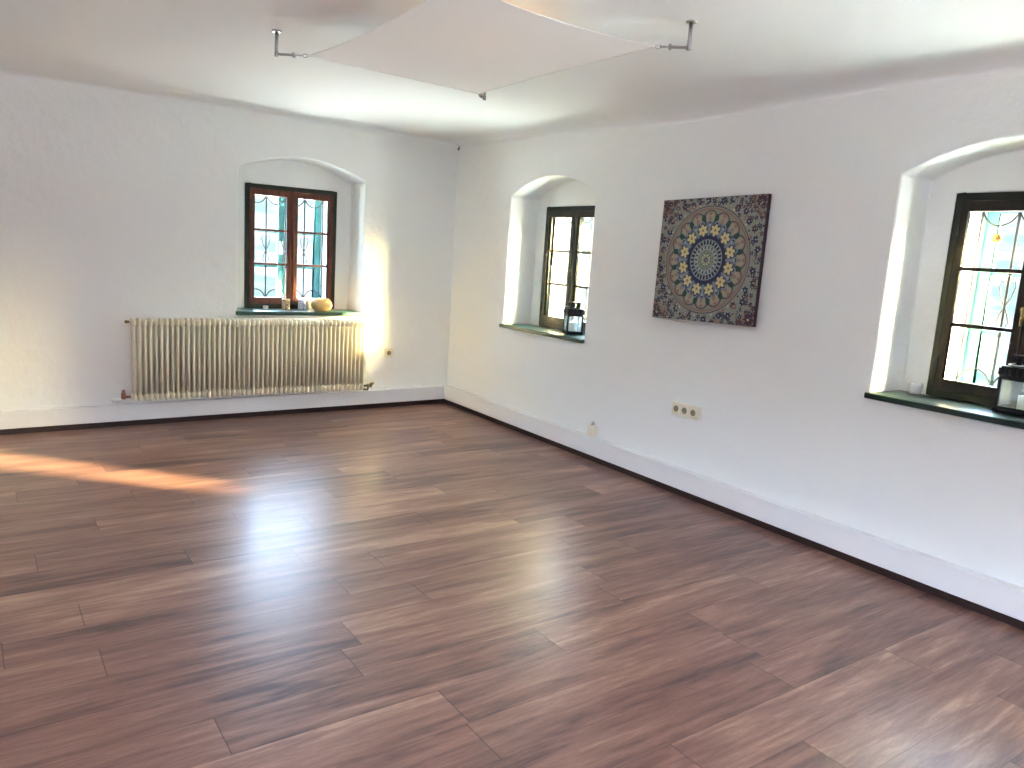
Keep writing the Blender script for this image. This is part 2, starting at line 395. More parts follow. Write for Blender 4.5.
# ceiling: plaster sheet with a rounded cove at the walls and slow waves
def ceil_z(x, y):
    z = H
    d = min(-x, -y)
    z -= max(dr*(1 - math.sqrt(max(0, 1-(1-dd/cv)**2))) if dd < cv else 0 for dd, cv, dr in ((-y, .06, .030), (-x, .20, .050)))
    z -= .040*math.exp(-((x)/.7)**2 - ((y+2.9)/.9)**2)
    z += .005*math.sin(1.7*x+.6)*math.sin(1.3*y)*min(1, d*2)
    return z
def axis_lines(a, b, step, edge):
    s = [0, .004, .01, .02, .035, .055, .08, .11, .15, .2]
    L = [edge - e for e in s]; x = edge-.2
    while x > min(a, b)+step: x -= step; L.append(x)
    L.append(min(a, b)); return L
bm = bmesh.new()
xs = axis_lines(XW, 0, .12, 0.0); ys = axis_lines(YR, 0, .12, 0.0)
g = [[bm.verts.new((x, y, ceil_z(x, y))) for y in ys] for x in xs]
for i in range(len(xs)-1):
    for j in range(len(ys)-1):
        bm.faces.new((g[i][j], g[i+1][j], g[i+1][j+1], g[i][j+1]))
box(bm, XW-.3, .7, YR-.2, .7, H+.06, H+.16)
struct('ceiling', bm, M['ceiling'], smooth=True)

# boxed pipe duct along the walls with its recessed dark plinth
LT, LBm, LD = .166, .042, .052
def duct_profile(bm, along, a0, a1, d0, d1, z0, z1):
    if along == 'x': box(bm, a0, a1, -d1, -d0, z0, z1)
    else: box(bm, -d1, -d0, a0, a1, z0, z1)
    ln = [a0 + (a1-a0)*k/12 for k in range(1, 12)]
    for a in ln + [(-3.7 if along == 'x' else -4.6)]:
        co_, no_ = ((a, 0, 0), (1, 0, 0)) if along == 'x' else ((0, a, 0), (0, 1, 0))
        bmesh.ops.bisect_plane(bm, geom=bm.verts[:]+bm.edges[:]+bm.faces[:], plane_co=co_, plane_no=no_)
    for v_ in bm.verts: v_.co.z += floor_z(v_.co.x, v_.co.y)
bm = bmesh.new(); duct_profile(bm, 'x', XW, -LD, 0, LD, LBm, LT); struct('baseboard_left', bm, M['duct'], bevel=.006, seg=3)
bm = bmesh.new(); duct_profile(bm, 'y', YR, 0, 0, LD, LBm, LT+.008); struct('baseboard_right', bm, M['duct'], bevel=.006, seg=3)
bm = bmesh.new(); duct_profile(bm, 'x', XW, -.036, 0, .036, 0, LBm); struct('trim_1', bm, M['plinth'])
bm = bmesh.new(); duct_profile(bm, 'y', YR, 0, 0, .036, 0, LBm); struct('trim_2', bm, M['plinth'])

# ------------------------------------------------------------------ windows
def bar_frame(bm, u0, u1, z0, z1, w0, w1, bl, br, bb, bt):
    box(bm, u0, u0+bl, w0, w1, z0, z1); box(bm, u1-br, u1, w0, w1, z0, z1)
    box(bm, u0+bl, u1-br, w0, w1, z0, z0+bb); box(bm, u0+bl, u1-br, w0, w1, z1-bt, z1)
def arc(cx, cz, rx, rz, a0, a1, w_, n=14):
    return [(cx + rx*math.cos(a0+(a1-a0)*i/n), w_, cz + rz*math.sin(a0+(a1-a0)*i/n)) for i in range(n+1)]
def make_window(name, key, loc, rz, fm, sm, om, rosette, sillmat):
    SILL, SPRING, RISE, FT = NICHE[key]; FB = SILL
    W_ = empty(name, loc, rz); tag(W_, kind='structure')
    # fixed frame
    bm = bmesh.new(); bar_frame(bm, -FH, FH, FB, FT, .272, .345, .042, .042, .045, .042)
    box(bm, -.02, .02, .30, .345, FB+.045, FT-.042)
    obj('window_frame', bm, fm, W_, bevel=.004)
    zs0, zs1 = FB+.038, FT-.036
    for s in (-1, 1):
        a, b_ = (-FH+.034, -.002) if s < 0 else (.002, FH-.034)
        bm = bmesh.new(); bl, br = (.034, .036) if s < 0 else (.036, .040)
        bar_frame(bm, a, b_, zs0, zs1, .262, .300, bl, br, .056, .052)
        sh = obj('sash', bm, sm, W_, bevel=.005)
        gz0, gz1 = zs0+.056, zs1-.052
        bm = bmesh.new()
        for k in (1, 2):
            z = gz0 + (gz1-gz0)*k/3; box(bm, a+bl-.002, b_-br+.002, .268, .296, z-.010, z+.010)
        obj('glazing_bars', bm, sm, sh, bevel=.003)
        bm = bmesh.new(); box(bm, a+bl-.004, b_-br+.004, .281, .285, gz0-.004, gz1+.004); obj('pane', bm, M['glass'], sh)
        bm = bmesh.new(); e = a+.004 if s < 0 else b_-.004
        for z in (zs0+.13, zs1-.13): tube(bm, [(e, .256, z-.035), (e, .256, z+.035)], .007, 8)
        obj('hinge', bm, fm, sh)
    bm = bmesh.new(); zc = 1.36
    lathe(bm, [(.012, 0), (.012, .012), (.008, .016), (.007, .03)], (.0, .232, zc), 12, 'y')
    tube(bm, [(0, .232, zc), (.004, .228, zc-.03), (.002, .230, zc-.075)], [.007, .008, .006], 8)
    obj('window_handle', bm, M['valve_dark'], W_, smooth=True)
    # wrought iron grille between the two windows
    bm = bmesh.new(); gw = .45; sp_ = .168
    for k in range(-2, 3):
        tube(bm, [(k*sp_, gw, FB+.03), (k*sp_, gw, 1.86)], .0068, 8)
        if abs(k) < 2:
            for z in (1.22, 1.52): lathe(bm, [(.006, -.012), (.011, -.006), (.011, .006), (.006, .012)], (k*sp_, gw, z), 10)
    for k in range(-2, 2):
        cu = (k+.5)*sp_
        tube(bm, arc(cu, 1.845, sp_/2, .095, PI, 2*PI, gw), .0052, 6)
        tube(bm, arc(cu, FB+.045, sp_/2, .105, 0, PI, gw), .0052, 6)
    for k in (-1, 0, 1):
        for s in (-1, 1):
            tube(bm, [(k*sp_, gw, 1.36), (k*sp_+s*.022, gw, 1.40), (k*sp_+s*.036, gw, 1.455), (k*sp_+s*.030, gw, 1.485), (k*sp_+s*.018, gw, 1.475)], .0035, 6)
            tube(bm, [(k*sp_, gw, 1.36), (k*sp_+s*.018, gw, 1.32), (k*sp_+s*.026, gw, 1.28), (k*sp_+s*.016, gw, 1.262)], .0035, 6)
    gr = obj('iron_grille', bm, M['iron'], W_, smooth=True)
    if rosette:
        for (u, z) in ((-.252, 1.69), (-.084, 1.135)):
            bm = bmesh.new()
            for k in range(6):
                a = k*PI/3; lathe(bm, [(.003, -.004), (.011, -.002), (.011, .002), (.003, .004)], (u+.014*math.cos(a), gw-.008, z+.014*math.sin(a)), 8, 'y')
            lathe(bm, [(.004, -.007), (.009, -.004), (.009, .004), (.004, .007)], (u, gw-.009, z), 10, 'y')
            tag(obj('rosette', bm, M['brass'], gr, smooth=True), 'small yellow metal flower on the grille')
    # outer casement
    bm = bmesh.new(); bar_frame(bm, -.36, .36, .868, 1.873, .55, .605, .055, .055, .055, .055)
    box(bm, -.030, .030, .545, .605, .923, 1.818)
    oc = obj('outer_casement', bm, om, W_, bevel=.004)
    bm = bmesh.new()
    for a, b_ in ((-.305, -.03), (.03, .305)):
        for k in (1, 2):
            z = .923 + (1.818-.923)*k/3; box(bm, a, b_, .565, .595, z-.010, z+.010)
    obj('glazing_bars', bm, om, oc)
    bm = bmesh.new()
    for a, b_ in ((-.305, -.03), (.03, .305)): box(bm, a-.003, b_+.003, .578, .582, .920, 1.821)
    obj('pane', bm, M['glass'], oc)
    # sill board
    bm = bmesh.new(); box(bm, -.545, .545, -.034, 0.0, SILL-.030, SILL); box(bm, -NH+.001, NH-.001, 0.0, ND-.015, SILL-.029, SILL)
    obj('window_sill', bm, sillmat, W_, bevel=.006, seg=3)
    # outer sill under the casements
    bm = bmesh.new(); box(bm, -.36, .36, .345, .545, FB-.028, FB-.006)
    obj('outer_sill', bm, om, W_)
    return W_
make_window('window_1', N3X, (N3X, 0, 0), 0, M['frame'], M['sash_red'], M['teal'], False, M['sill'])
make_window('window_2', -N1Y, (0, N1Y, 0), -PI/2, M['frame'], M['sash_olive'], M['teal'], False, M['sill'])
make_window('window_3', -N2Y, (0, N2Y, 0), -PI/2, M['frame'], M['sash_dark'], M['teal'], True, M['sill_dark'])

# ------------------------------------------------------------------ radiator
RX0, RX1, RZ0, RZ1, NS = -2.757, -.919, .208, .828, 49
rad = empty('radiator', ((RX0+RX1)/2, -.11, RZ0)); pitch = (RX1-RX0)/NS
tag(rad, 'long cream ribbed column radiator under the window on the left wall', 'radiator')
def section_mesh():
    bm = bmesh.new(); h = RZ1-RZ0
    n8 = 6; loop = [(.0074*math.cos(PI+PI*k/n8), -.047+.0074*math.sin(PI+PI*k/n8)) for k in range(n8+1)] + [(.0074*math.cos(PI*k/n8), .041+.0074*math.sin(PI*k/n8)) for k in range(n8+1)]
    lo = [bm.verts.new((x, y, .045)) for x, y in loop]; hi = [bm.verts.new((x, y, h-.045)) for x, y in loop]
    for k in range(len(loop)): bm.faces.new((lo[k], lo[(k+1) % len(loop)], hi[(k+1) % len(loop)], hi[k]))
    bm.faces.new(lo[::-1]); bm.faces.new(hi)
    for zc, s in ((.034, -1), (h-.034, 1)):
        # rounded header: cross-section in x narrows towards its outer end
        rows = []
        for i in range(9):
            t = i/8; y = -.060 + .116*t
            e = math.sqrt(max(0.0, 1-(2*t-1)**8))
            ring = []
            for k in range(14):
                a = 2*PI*k/14
                hx = .0138*math.cos(a); hz = .034*math.sin(a)
                if math.sin(a)*s > 0: hx *= (1-.45*abs(math.sin(a))**2)
                ring.append(bm.verts.new((hx*(.35+.65*e), y, zc + hz*(.45+.55*e))))
            rows.append(ring)
        for A, B in zip(rows, rows[1:]):
            for k in range(14): bm.faces.new((A[k], A[(k+1) % 14], B[(k+1) % 14], B[k]))
        bm.faces.new(rows[0][::-1]); bm.faces.new(rows[-1])
        tube(bm, [(-pitch/2-.0002, 0, zc), (pitch/2+.0002, 0, zc)], .011, 12)
    return bm
sec = obj('section', section_mesh(), M['cream'], rad, smooth=True)
for i in range(NS):
    o = sec if i == 0 else sec.copy()
    if i: C.objects.link(o); o.parent = rad
    o.location = ((i+.5)*pitch - (RX1-RX0)/2, 0, 0)
hw_ = (RX1-RX0)/2
for bx in (-.62, .62):
    bm = bmesh.new(); box(bm, bx-.012, bx+.012, .02, .11, .5, .53); box(bm, bx-.02, bx+.02, .104, .11, .45, .58)
    obj('wall_bracket', bm, M['cream'], rad, bevel=.002)
bm = bmesh.new()                                                   # lower left valve
tube(bm, [(-hw_-.001, 0, .034), (-hw_-.045, 0, .034)], .010, 10); lathe(bm, [(.012, .018), (.017, .024), (.017, .062), (.011, .068), (.011, .084), (.006, .088)], (-hw_-.05, 0, 0), 14)
tag(obj('valve', bm, M['copper'], rad, smooth=True), 'reddish valve at the lower left end')
bm = bmesh.new(); lathe(bm, [(.010, -.052), (.016, -.046), (.018, .030), (.012, .036)], (-hw_-.075, .01, .012), 14, 'x'); tube(bm, [(-hw_-.075, .01, .012), (-hw_-.075, .08, .006), (-hw_-.075, .086, -.028)], .010, 10)
tag(obj('valve_pipe', bm, M['valve_white'], rad, smooth=True), 'white pipe below the valve')
bm = bmesh.new()                                                   # lower right valve
tube(bm, [(hw_-.001, 0, .034), (hw_+.055, 0, .034)], .010, 10); tube(bm, [(hw_+.055, 0, .034), (hw_+.055, 0, .004), (hw_+.055, .012, -.006), (hw_+.055, .075, -.010), (hw_+.055, .085, -.041)], .008, 10)
lathe(bm, [(.012, -.03), (.018, -.025), (.019, .012), (.012, .018)], (hw_+.072, 0, .034), 12, 'x')
tube(bm, [(hw_+.075, -.005, .04), (hw_+.10, -.01, .062)], [.016, .013], 10)
tag(obj('valve', bm, M['valve_dark'], rad, smooth=True), 'dark brassy valve at the lower right end')
bm = bmesh.new(); lathe(bm, [(.006, -.02), (.011, -.017), (.011, .0), (.006, .012)], (-hw_-.014, 0, .59), 10, 'x')
obj('air_vent', bm, M['valve_dark'], rad, smooth=True)

# ------------------------------------------------------------------ sockets
def socket_block(name, loc, rz, n, depth, label):
    r = empty(name, loc, rz); tag(r, label, 'socket'); W2 = (.081 + .071*(n-1))/2
    bm = bmesh.new(); box(bm, -W2, W2, -depth, -.0008, -.0405, .0405)
    obj('cover_plate', bm, M['socket'], r, bevel=.005, seg=3)
    for i in range(n):
        u = (i-(n-1)/2)*.071
        bm = bmesh.new(); d = -depth
        s = .0275
        # square insert with a round well
        nseg = 32; outer = []; inner = []; deep = []
        for k in range(nseg):
            a = 2*PI*k/nseg + PI/4; cx, cz = math.cos(a), math.sin(a); mxx = max(abs(cx), abs(cz))
            outer.append(bm.verts.new((u+s*cx/mxx, d-.004, s*cz/mxx)))
            inner.append(bm.verts.new((u+.0205*cx, d-.004, .0205*cz)))
        base = [bm.verts.new((v_.co.x, d+.001, v_.co.z)) for v_ in outer]
        for k in range(nseg):
            j = (k+1) % nseg
            bm.faces.new((outer[k], outer[j], inner[j], inner[k])); bm.faces.new((base[k], base[j], outer[j], outer[k]))
        ins = obj('socket_insert', bm, M['socket'], r)
        bm = bmesh.new(); lathe(bm, [(.0205, -.0042), (.0200, -.0025), (.0190, -.0008)], (u, d, 0), 28, 'y')
        bm2 = bm
        obj('socket_well', bm2, M['socket_dark'], ins, smooth=False)
        bm = bmesh.new()
        for s2 in (-1, 1): lathe(bm, [(.0026, -.0052), (.0028, -.0045), (.0028, -.0042)], (u+s2*.0095, d, 0), 10, 'y')
        obj('contact_holes', bm, M['hole'], ins)
    return r
socket_block('wall_socket', (-.627, 0, .512), 0, 1, .012, 'single ivory wall socket on the left wall, just right of the radiator')
socket_block('triple_socket', (0, -3.018, .557), -PI/2, 3, .036, 'surface-mounted ivory triple socket on the right wall below the mandala picture')

# small white fitting on the duct
f = empty('cable_outlet', (-.027, -2.160, LT+.008+floor_z(-.027, -2.160))); tag(f, 'small white plastic fitting with grey stub standing on the white duct by the right wall', 'fitting')
bm = bmesh.new(); box(bm, -.026, .025, -.036, .036, 0, .088); obj('housing', bm, M['socket'], f, bevel=.012, seg=3)
bm = bmesh.new(); lathe(bm, [(.015, .087), (.014, .096), (.011, .100), (.010, .110), (.006, .112)], (0, 0, 0), 14)
tag(obj('stub', bm, mat('grey_plastic', (.42, .42, .42), .5), f, smooth=True), 'grey stub on top')

# ------------------------------------------------------------------ canvas picture
def canvas():
    cols = dict(base=(.26, .27, .245), pale=(.35, .38, .35), navy=(.036, .040, .080), plum=(.070, .040, .060), maroon=(.115, .060, .055),
                rose=(.26, .20, .18), blue=(.090, .105, .165), steel=(.20, .245, .30), yellow=(.58, .52, .27), cream=(.34, .30, .23),
                green=(.030, .075, .065), sage=(.22, .26, .21), brown=(.26, .17, .15))
    names = list(cols); mats = [mat('paint_'+n, c, .75, spec=.2) for n, c in cols.items()]
    ix = {n: i for i, n in enumerate(names)}
    W2, H2 = .397, .373
    bm = bmesh.new()
    box(bm, -W2, W2, -.030, -.001, -H2, H2, ix['plum'])
    lay = [0]; lift = [0]; cnt = [0]
    def poly(pts, c):
        # clip to the canvas
        def clip(P, ax, s, lim):
            out = []
            for i in range(len(P)):
                a, b_ = P[i], P[(i+1) % len(P)]; da, db = s*a[ax]-lim, s*b_[ax]-lim
                if da <= 0: out.append(a)
                if da*db < 0:
                    t = da/(da-db); out.append((a[0]+(b_[0]-a[0])*t, a[1]+(b_[1]-a[1])*t))
            return out
        for ax, lim in ((0, W2-.0005), (1, H2-.0005)):
            for s in (1, -1):
                pts = clip(pts, ax, s, lim)
                if len(pts) < 3: return
        f = bm.faces.new([bm.verts.new((p[0], -.0302 - .000003*(lay[0]+lift[0]), p[1])) for p in pts]); f.material_index = ix[c]
    def layer(): lay[0] += 16
    def disc(x, z, r, c, n=16): poly([(x+r*math.cos(2*PI*k/n), z+r*math.sin(2*PI*k/n)) for k in range(n)], c)
    def ring(r0, r1, c, n=72):
        for k in range(n):
            a, b_ = 2*PI*k/n, 2*PI*(k+1)/n
            poly([(r0*math.cos(a), r0*math.sin(a)), (r1*math.cos(a), r1*math.sin(a)), (r1*math.cos(b_), r1*math.sin(b_)), (r0*math.cos(b_), r0*math.sin(b_))], c)
    def flower(x, z, r, n, c, cc, rot=0):
        cnt[0] += 1; lift[0] = 2*(cnt[0] % 7)
        for k in range(n):
            a = rot + 2*PI*k/n; px, pz = x+.55*r*math.cos(a), z+.55*r*math.sin(a); q = []
            for j in range(8):
                t = 2*PI*j/8; ex, ez = .48*r*math.cos(t), .30*r*math.sin(t)
                q.append((px+ex*math.cos(a)-ez*math.sin(a), pz+ex*math.sin(a)+ez*math.cos(a)))
            poly(q, c)
        lift[0] += 1; disc(x, z, .24*r, cc, 8); lift[0] = 0
    def petal(a, r0, r1, wd, c):
        q = []
        for j in range(12):
            t = 2*PI*j/12; rr = (r0+r1)/2 + (r1-r0)/2*math.cos(t); s = wd/2*math.sin(t)
            q.append((rr*math.cos(a)-s*math.sin(a), rr*math.sin(a)+s*math.cos(a)))
        poly(q, c)
    def around(n, fn, off=0.0):
        for k in range(n): fn(2*PI*(k+off)/n, k)
    rnd = random.Random(3)
    R0 = .40
    poly([(-W2, -H2), (W2, -H2), (W2, H2), (-W2, H2)], 'base')
    # corner filigree
    layer()
    for sx in (-1, 1):
        for sz in (-1, 1):
            q = [(sx*W2, sz*H2)] + [(R0*1.12*math.cos(t)*sx, R0*1.12*math.sin(t)*sz) for t in [math.radians(38+14*i/6) for i in range(7)]]
            poly(q, 'rose')
            for j in range(26):
                x = sx*(W2-.125*rnd.random()**1.2-.004); z = sz*(H2-.125*rnd.random()**1.2-.004)
                if math.hypot(x, z) > .435: flower(x, z, rnd.uniform(.012, .022), 5, rnd.choice(['maroon', 'plum', 'brown', 'maroon']), rnd.choice(['rose', 'base']), rnd.random()*3)
            flower(sx*(W2-.038), sz*(H2-.036), .036, 8, 'plum', 'pale')
    layer()
    def outer(a, k):
        r = .372+.016*math.sin(3*k); flower(r*math.cos(a), r*math.sin(a), .0235, 6, 'navy' if k % 3 else 'plum', 'pale', a)
    around(38, outer)
    layer(); around(50, lambda a, k: flower(.412*math.cos(a), .412*math.sin(a), .015, 5, 'plum' if k % 2 else 'navy', 'base', a))
    layer(); around(76, lambda a, k: disc(.395*math.cos(a), .395*math.sin(a), .0055, ('sage', 'brown', 'maroon')[k % 3], 6))
    around(48, lambda a, k: disc(.338*math.cos(a), .338*math.sin(a), .0065, ('sage', 'navy', 'yellow')[k % 3], 7))
    around(48, lambda a, k: disc(.440*math.cos(a), .440*math.sin(a), .0085, ('maroon', 'navy', 'sage')[k % 3], 7), .5)
    layer()
    for k in range(420):
        a = rnd.random()*2*PI; r = rnd.uniform(.330, .50); x, z = r*math.cos(a), r*math.sin(a)
        if abs(x) < W2 and abs(z) < H2: flower(x, z, rnd.uniform(.008, .017), 5, rnd.choice(['navy', 'plum', 'sage', 'brown', 'navy']), rnd.choice(['pale', 'base', 'yellow']), rnd.random()*3)
    # brown rings and scalloped band
    layer(); ring(.300, .313, 'brown'); ring(.319, .324, 'plum')
    layer(); ring(.0, .299, 'sage')
    layer(); around(16, lambda a, k: petal(a, .204, .299, .108, 'plum'))
    layer(); around(16, lambda a, k: petal(a, .214, .294, .092, 'rose'))
    layer(); around(16, lambda a, k: petal(a, .222, .286, .070, 'cream'))
    layer(); around(16, lambda a, k: disc(.278*math.cos(a), .278*math.sin(a), .012, 'brown', 8)); around(16, lambda a, k: petal(a, .205, .262, .026, 'rose'))
    layer(); around(16, lambda a, k: petal(a, .222, .276, .034, 'green'), .5)
    around(16, lambda a, k: disc(.292*math.cos(a), .292*math.sin(a), .0055, 'sage', 7), .5)
    # blue band
    layer(); ring(.110, .226, 'blue')
    layer(); around(24, lambda a, k: petal(a, .196, .240, .040, 'steel')); 
    layer(); around(24, lambda a, k: petal(a, .198, .230, .022, 'navy'))
    layer(); ring(.118, .150, 'navy'); around(12, lambda a, k: disc(.185*math.cos(a), .185*math.sin(a), .034, 'navy', 14), .5)
    layer(); around(12, lambda a, k: petal(a, .145, .222, .020, 'steel'))
    layer(); around(12, lambda a, k: disc(.210*math.cos(a), .210*math.sin(a), .009, 'pale', 8)); around(12, lambda a, k: disc(.155*math.cos(a), .155*math.sin(a), .007, 'steel', 8))
    layer(); around(12, lambda a, k: flower(.182*math.cos(a), .182*math.sin(a), .037, 6, 'yellow', 'brown', a), .5)
    # lacy centre
    layer(); ring(0, .122, 'sage'); 
    layer(); ring(.116, .124, 'steel'); around(28, lambda a, k: petal(a, .092, .120, .018, 'navy'))
    layer(); around(28, lambda a, k: disc(.108*math.cos(a), .108*math.sin(a), .0055, 'pale', 7), .5)
    layer(); around(18, lambda a, k: petal(a, .056, .094, .026, 'pale'))
    layer(); around(18, lambda a, k: petal(a, .064, .090, .013, 'blue'))
    layer(); ring(.034, .058, 'green'); 
    layer(); around(12, lambda a, k: petal(a, .030, .060, .018, 'sage')); around(12, lambda a, k: disc(.050*math.cos(a), .050*math.sin(a), .005, 'cream', 7), .5)
    layer(); disc(0, 0, .034, 'yellow', 20)
    layer(); around(8, lambda a, k: petal(a, .010, .034, .014, 'sage'))
    layer(); disc(0, 0, .013, 'navy', 14)
    layer(); disc(0, 0, .006, 'pale', 10)
    bmesh.ops.recalc_face_normals(bm, faces=bm.faces)
    me = bpy.data.meshes.new('canvas_picture')
    # keep painted faces looking into the room
    for f_ in bm.faces:
        if f_.calc_center_median().y < -.0301 and f_.normal.y > 0: f_.normal_flip()
    bm.to_mesh(me); bm.free()
    for mt in mats: me.materials.append(mt)
    o = bpy.data.objects.new('canvas_picture', me); C.objects.link(o)
    o.rotation_euler = Matrix.Rotation(-PI/2, 3, 'Z').to_euler()
    rm = Matrix.Rotation(-PI/2, 4, 'Z') @ Matrix.Rotation(math.radians(-1.7), 4, 'Y') @ Matrix.Rotation(math.radians(-2.6), 4, 'X')
    rm.translation = Vector((-.018, -3.072, 1.500)); o.matrix_world = rm
    tag(o, 'square mandala canvas with yellow flowers on a blue ring, hanging on the right wall', 'picture')
canvas()

# ------------------------------------------------------------------ sail canopy under the ceiling
def sail():
    Lc, Fc, Rc, Nc = Vector((-2.345, -2.522, 2.322)), Vector((-1.352, -2.470, 2.322)), Vector((-1.395, -3.868, 2.322)), Vector((-2.335, -3.850, 2.350))
    def P(s, t):                              # s: L->F, t: L->N
        p = (Lc*(1-s) + Fc*s)*(1-t) + (Nc*(1-s) + Rc*s)*t
        ctr = (Lc+Fc+Rc+Nc)/4
        # concave edges
        k = .035
        p.x += k*(4*t*(1-t))*(1-2*s)
        p.y += -k*(4*s*(1-s))*(1-2*t)
        p.z -= .018*(4*s*(1-s) + 4*t*(1-t) - 16*s*(1-s)*t*(1-t))*.5
        return p
    n = 28; bm = bmesh.new()
    top = [[bm.verts.new(P(i/n, j/n) + Vector((0, 0, .0008))) for j in range(n+1)] for i in range(n+1)]
    for i in range(n):
        for j in range(n):
            bm.faces.new((top[i][j], top[i+1][j], top[i+1][j+1], top[i][j+1]))
    o = obj('shade_sail', bm, M['sail'], smooth=True)
    tag(o, 'white rectangular cloth sail stretched flat below the ceiling', 'sail')
    bm = bmesh.new()
    for ed in ([P(i/n, 0) for i in range(n+1)], [P(1, i/n) for i in range(n+1)], [P(1-i/n, 1) for i in range(n+1)], [P(0, 1-i/n) for i in range(n+1)]):
        tube(bm, ed, .003, 8)
    obj('hem', bm, M['sail_hem'], o, smooth=True)
    return Lc, Fc, Rc, Nc
Lc, Fc, Rc, Nc = sail()
def bracket(x, y, corner, label):
    zc = ceil_z(x, y); r = empty('ceiling_bracket', (x, y, zc)); tag(r, label, 'bracket', 'steel brackets holding the sail')
    bm = bmesh.new(); lathe(bm, [(.020, -.006), (.022, -.004), (.022, .0)], n=20); obj('ceiling_plate', bm, M['steel'], r, smooth=False)
    zb = corner.z - zc
    bm = bmesh.new(); tube(bm, [(0, 0, -.005), (0, 0, zb-.006)], .0085, 12); lathe(bm, [(.008, zb-.011), (.0095, zb-.009), (.0095, zb+.012), (.008, zb+.014)], n=14)
    obj('rod', bm, M['steel'], r, smooth=True)
    d = (Vector((corner.x-x, corner.y-y, 0))); L = d.length; d.normalize(); sd = Vector((-d.y, d.x, 0)); z = Vector((0, 0, zb))
    bm = bmesh.new(); a, b_ = .006, L*.58
    for s in (-1, 1): tube(bm, [z+d*a+sd*.008*s, z+d*b_+sd*.008*s], .0042, 8)
    tube(bm, [z+d*(b_-.008), z+d*(b_+.004)], .0120, 10); tube(bm, [z+d*.0, z+d*(a+.008)], .007, 10)
    tube(bm, [z+d*b_, z+d*(b_+.016)], .003, 6)
    obj('turnbuckle', bm, M['steel'], r, smooth=True)
    bm = bmesh.new()
    c1 = z + d*(L*.58+.024); c2 = z + d*(L-.012)
    for c_, tilt in ((c1, 0), (c2, 1)):
        q = []
        for k in range(15):
            t = 2*PI*k/14; q.append(c_ + d*.013*math.cos(t) + (sd if tilt == 0 else Vector((0, 0, 1)))*.008*math.sin(t))
        tube(bm, q, .0022, 6)
    mid0, mid1 = c1 + d*.011, c2 - d*.011
    if (mid1-mid0).dot(d) > 0: tube(bm, [mid0, mid1], .0025, 6)
    obj('shackle', bm, M['steel'], r, smooth=True)
bracket(-2.463, -2.426, Lc, 'steel bracket holding the left corner of the ceiling sail')
bracket(-1.298, -3.960, Rc, 'steel bracket holding the right corner of the ceiling sail')
bracket(-1.262, -2.390, Fc, 'steel bracket at the far corner of the ceiling sail, mostly hidden behind it')

# unseen lamp added above the sail to tint the ceiling warm
lx, ly = -1.92, -3.40; lp = empty('added_lamp', (lx, ly, ceil_z(lx, ly))); tag(lp, 'small warm lamp added on the ceiling, unseen behind the cloth sail', 'lamp')
bm = bmesh.new(); lathe(bm, [(.05, -.012), (.055, -.008), (.055, 0)], n=24); obj('lamp_base', bm, M['white_ceramic'], lp)
mb = mat('warm_bulb', (1, .8, .5), .4); mb.node_tree.nodes['Principled BSDF'].inputs['Emission Color'].default_value = (1, .62, .28, 1); mb.node_tree.nodes['Principled BSDF'].inputs['Emission Strength'].default_value = LAMP
bm = bmesh.new(); lathe(bm, [(.012, -.012), (.013, -.02), (.026, -.032), (.030, -.042), (.024, -.052), (.008, -.058)], n=20); obj('bulb', bm, mb, lp, smooth=True)
# small hook high in the corner
hk = empty('hook', (-.004, -.010, 2.372)); tag(hk, 'tiny dark hook high in the far corner where the two walls meet', 'hook')
bm = bmesh.new(); tube(bm, [(0, .006, 0), (-.006, -.012, 0), (-.012, -.028, .002), (-.016, -.034, .012), (-.018, -.030, .020)], .0045, 8); lathe(bm, [(.010, 0), (.010, .004), (.004, .006)], (-.004, -.006, -.002), 10, 'y')
obj('hook_wire', bm, M['iron'], hk, smooth=True)

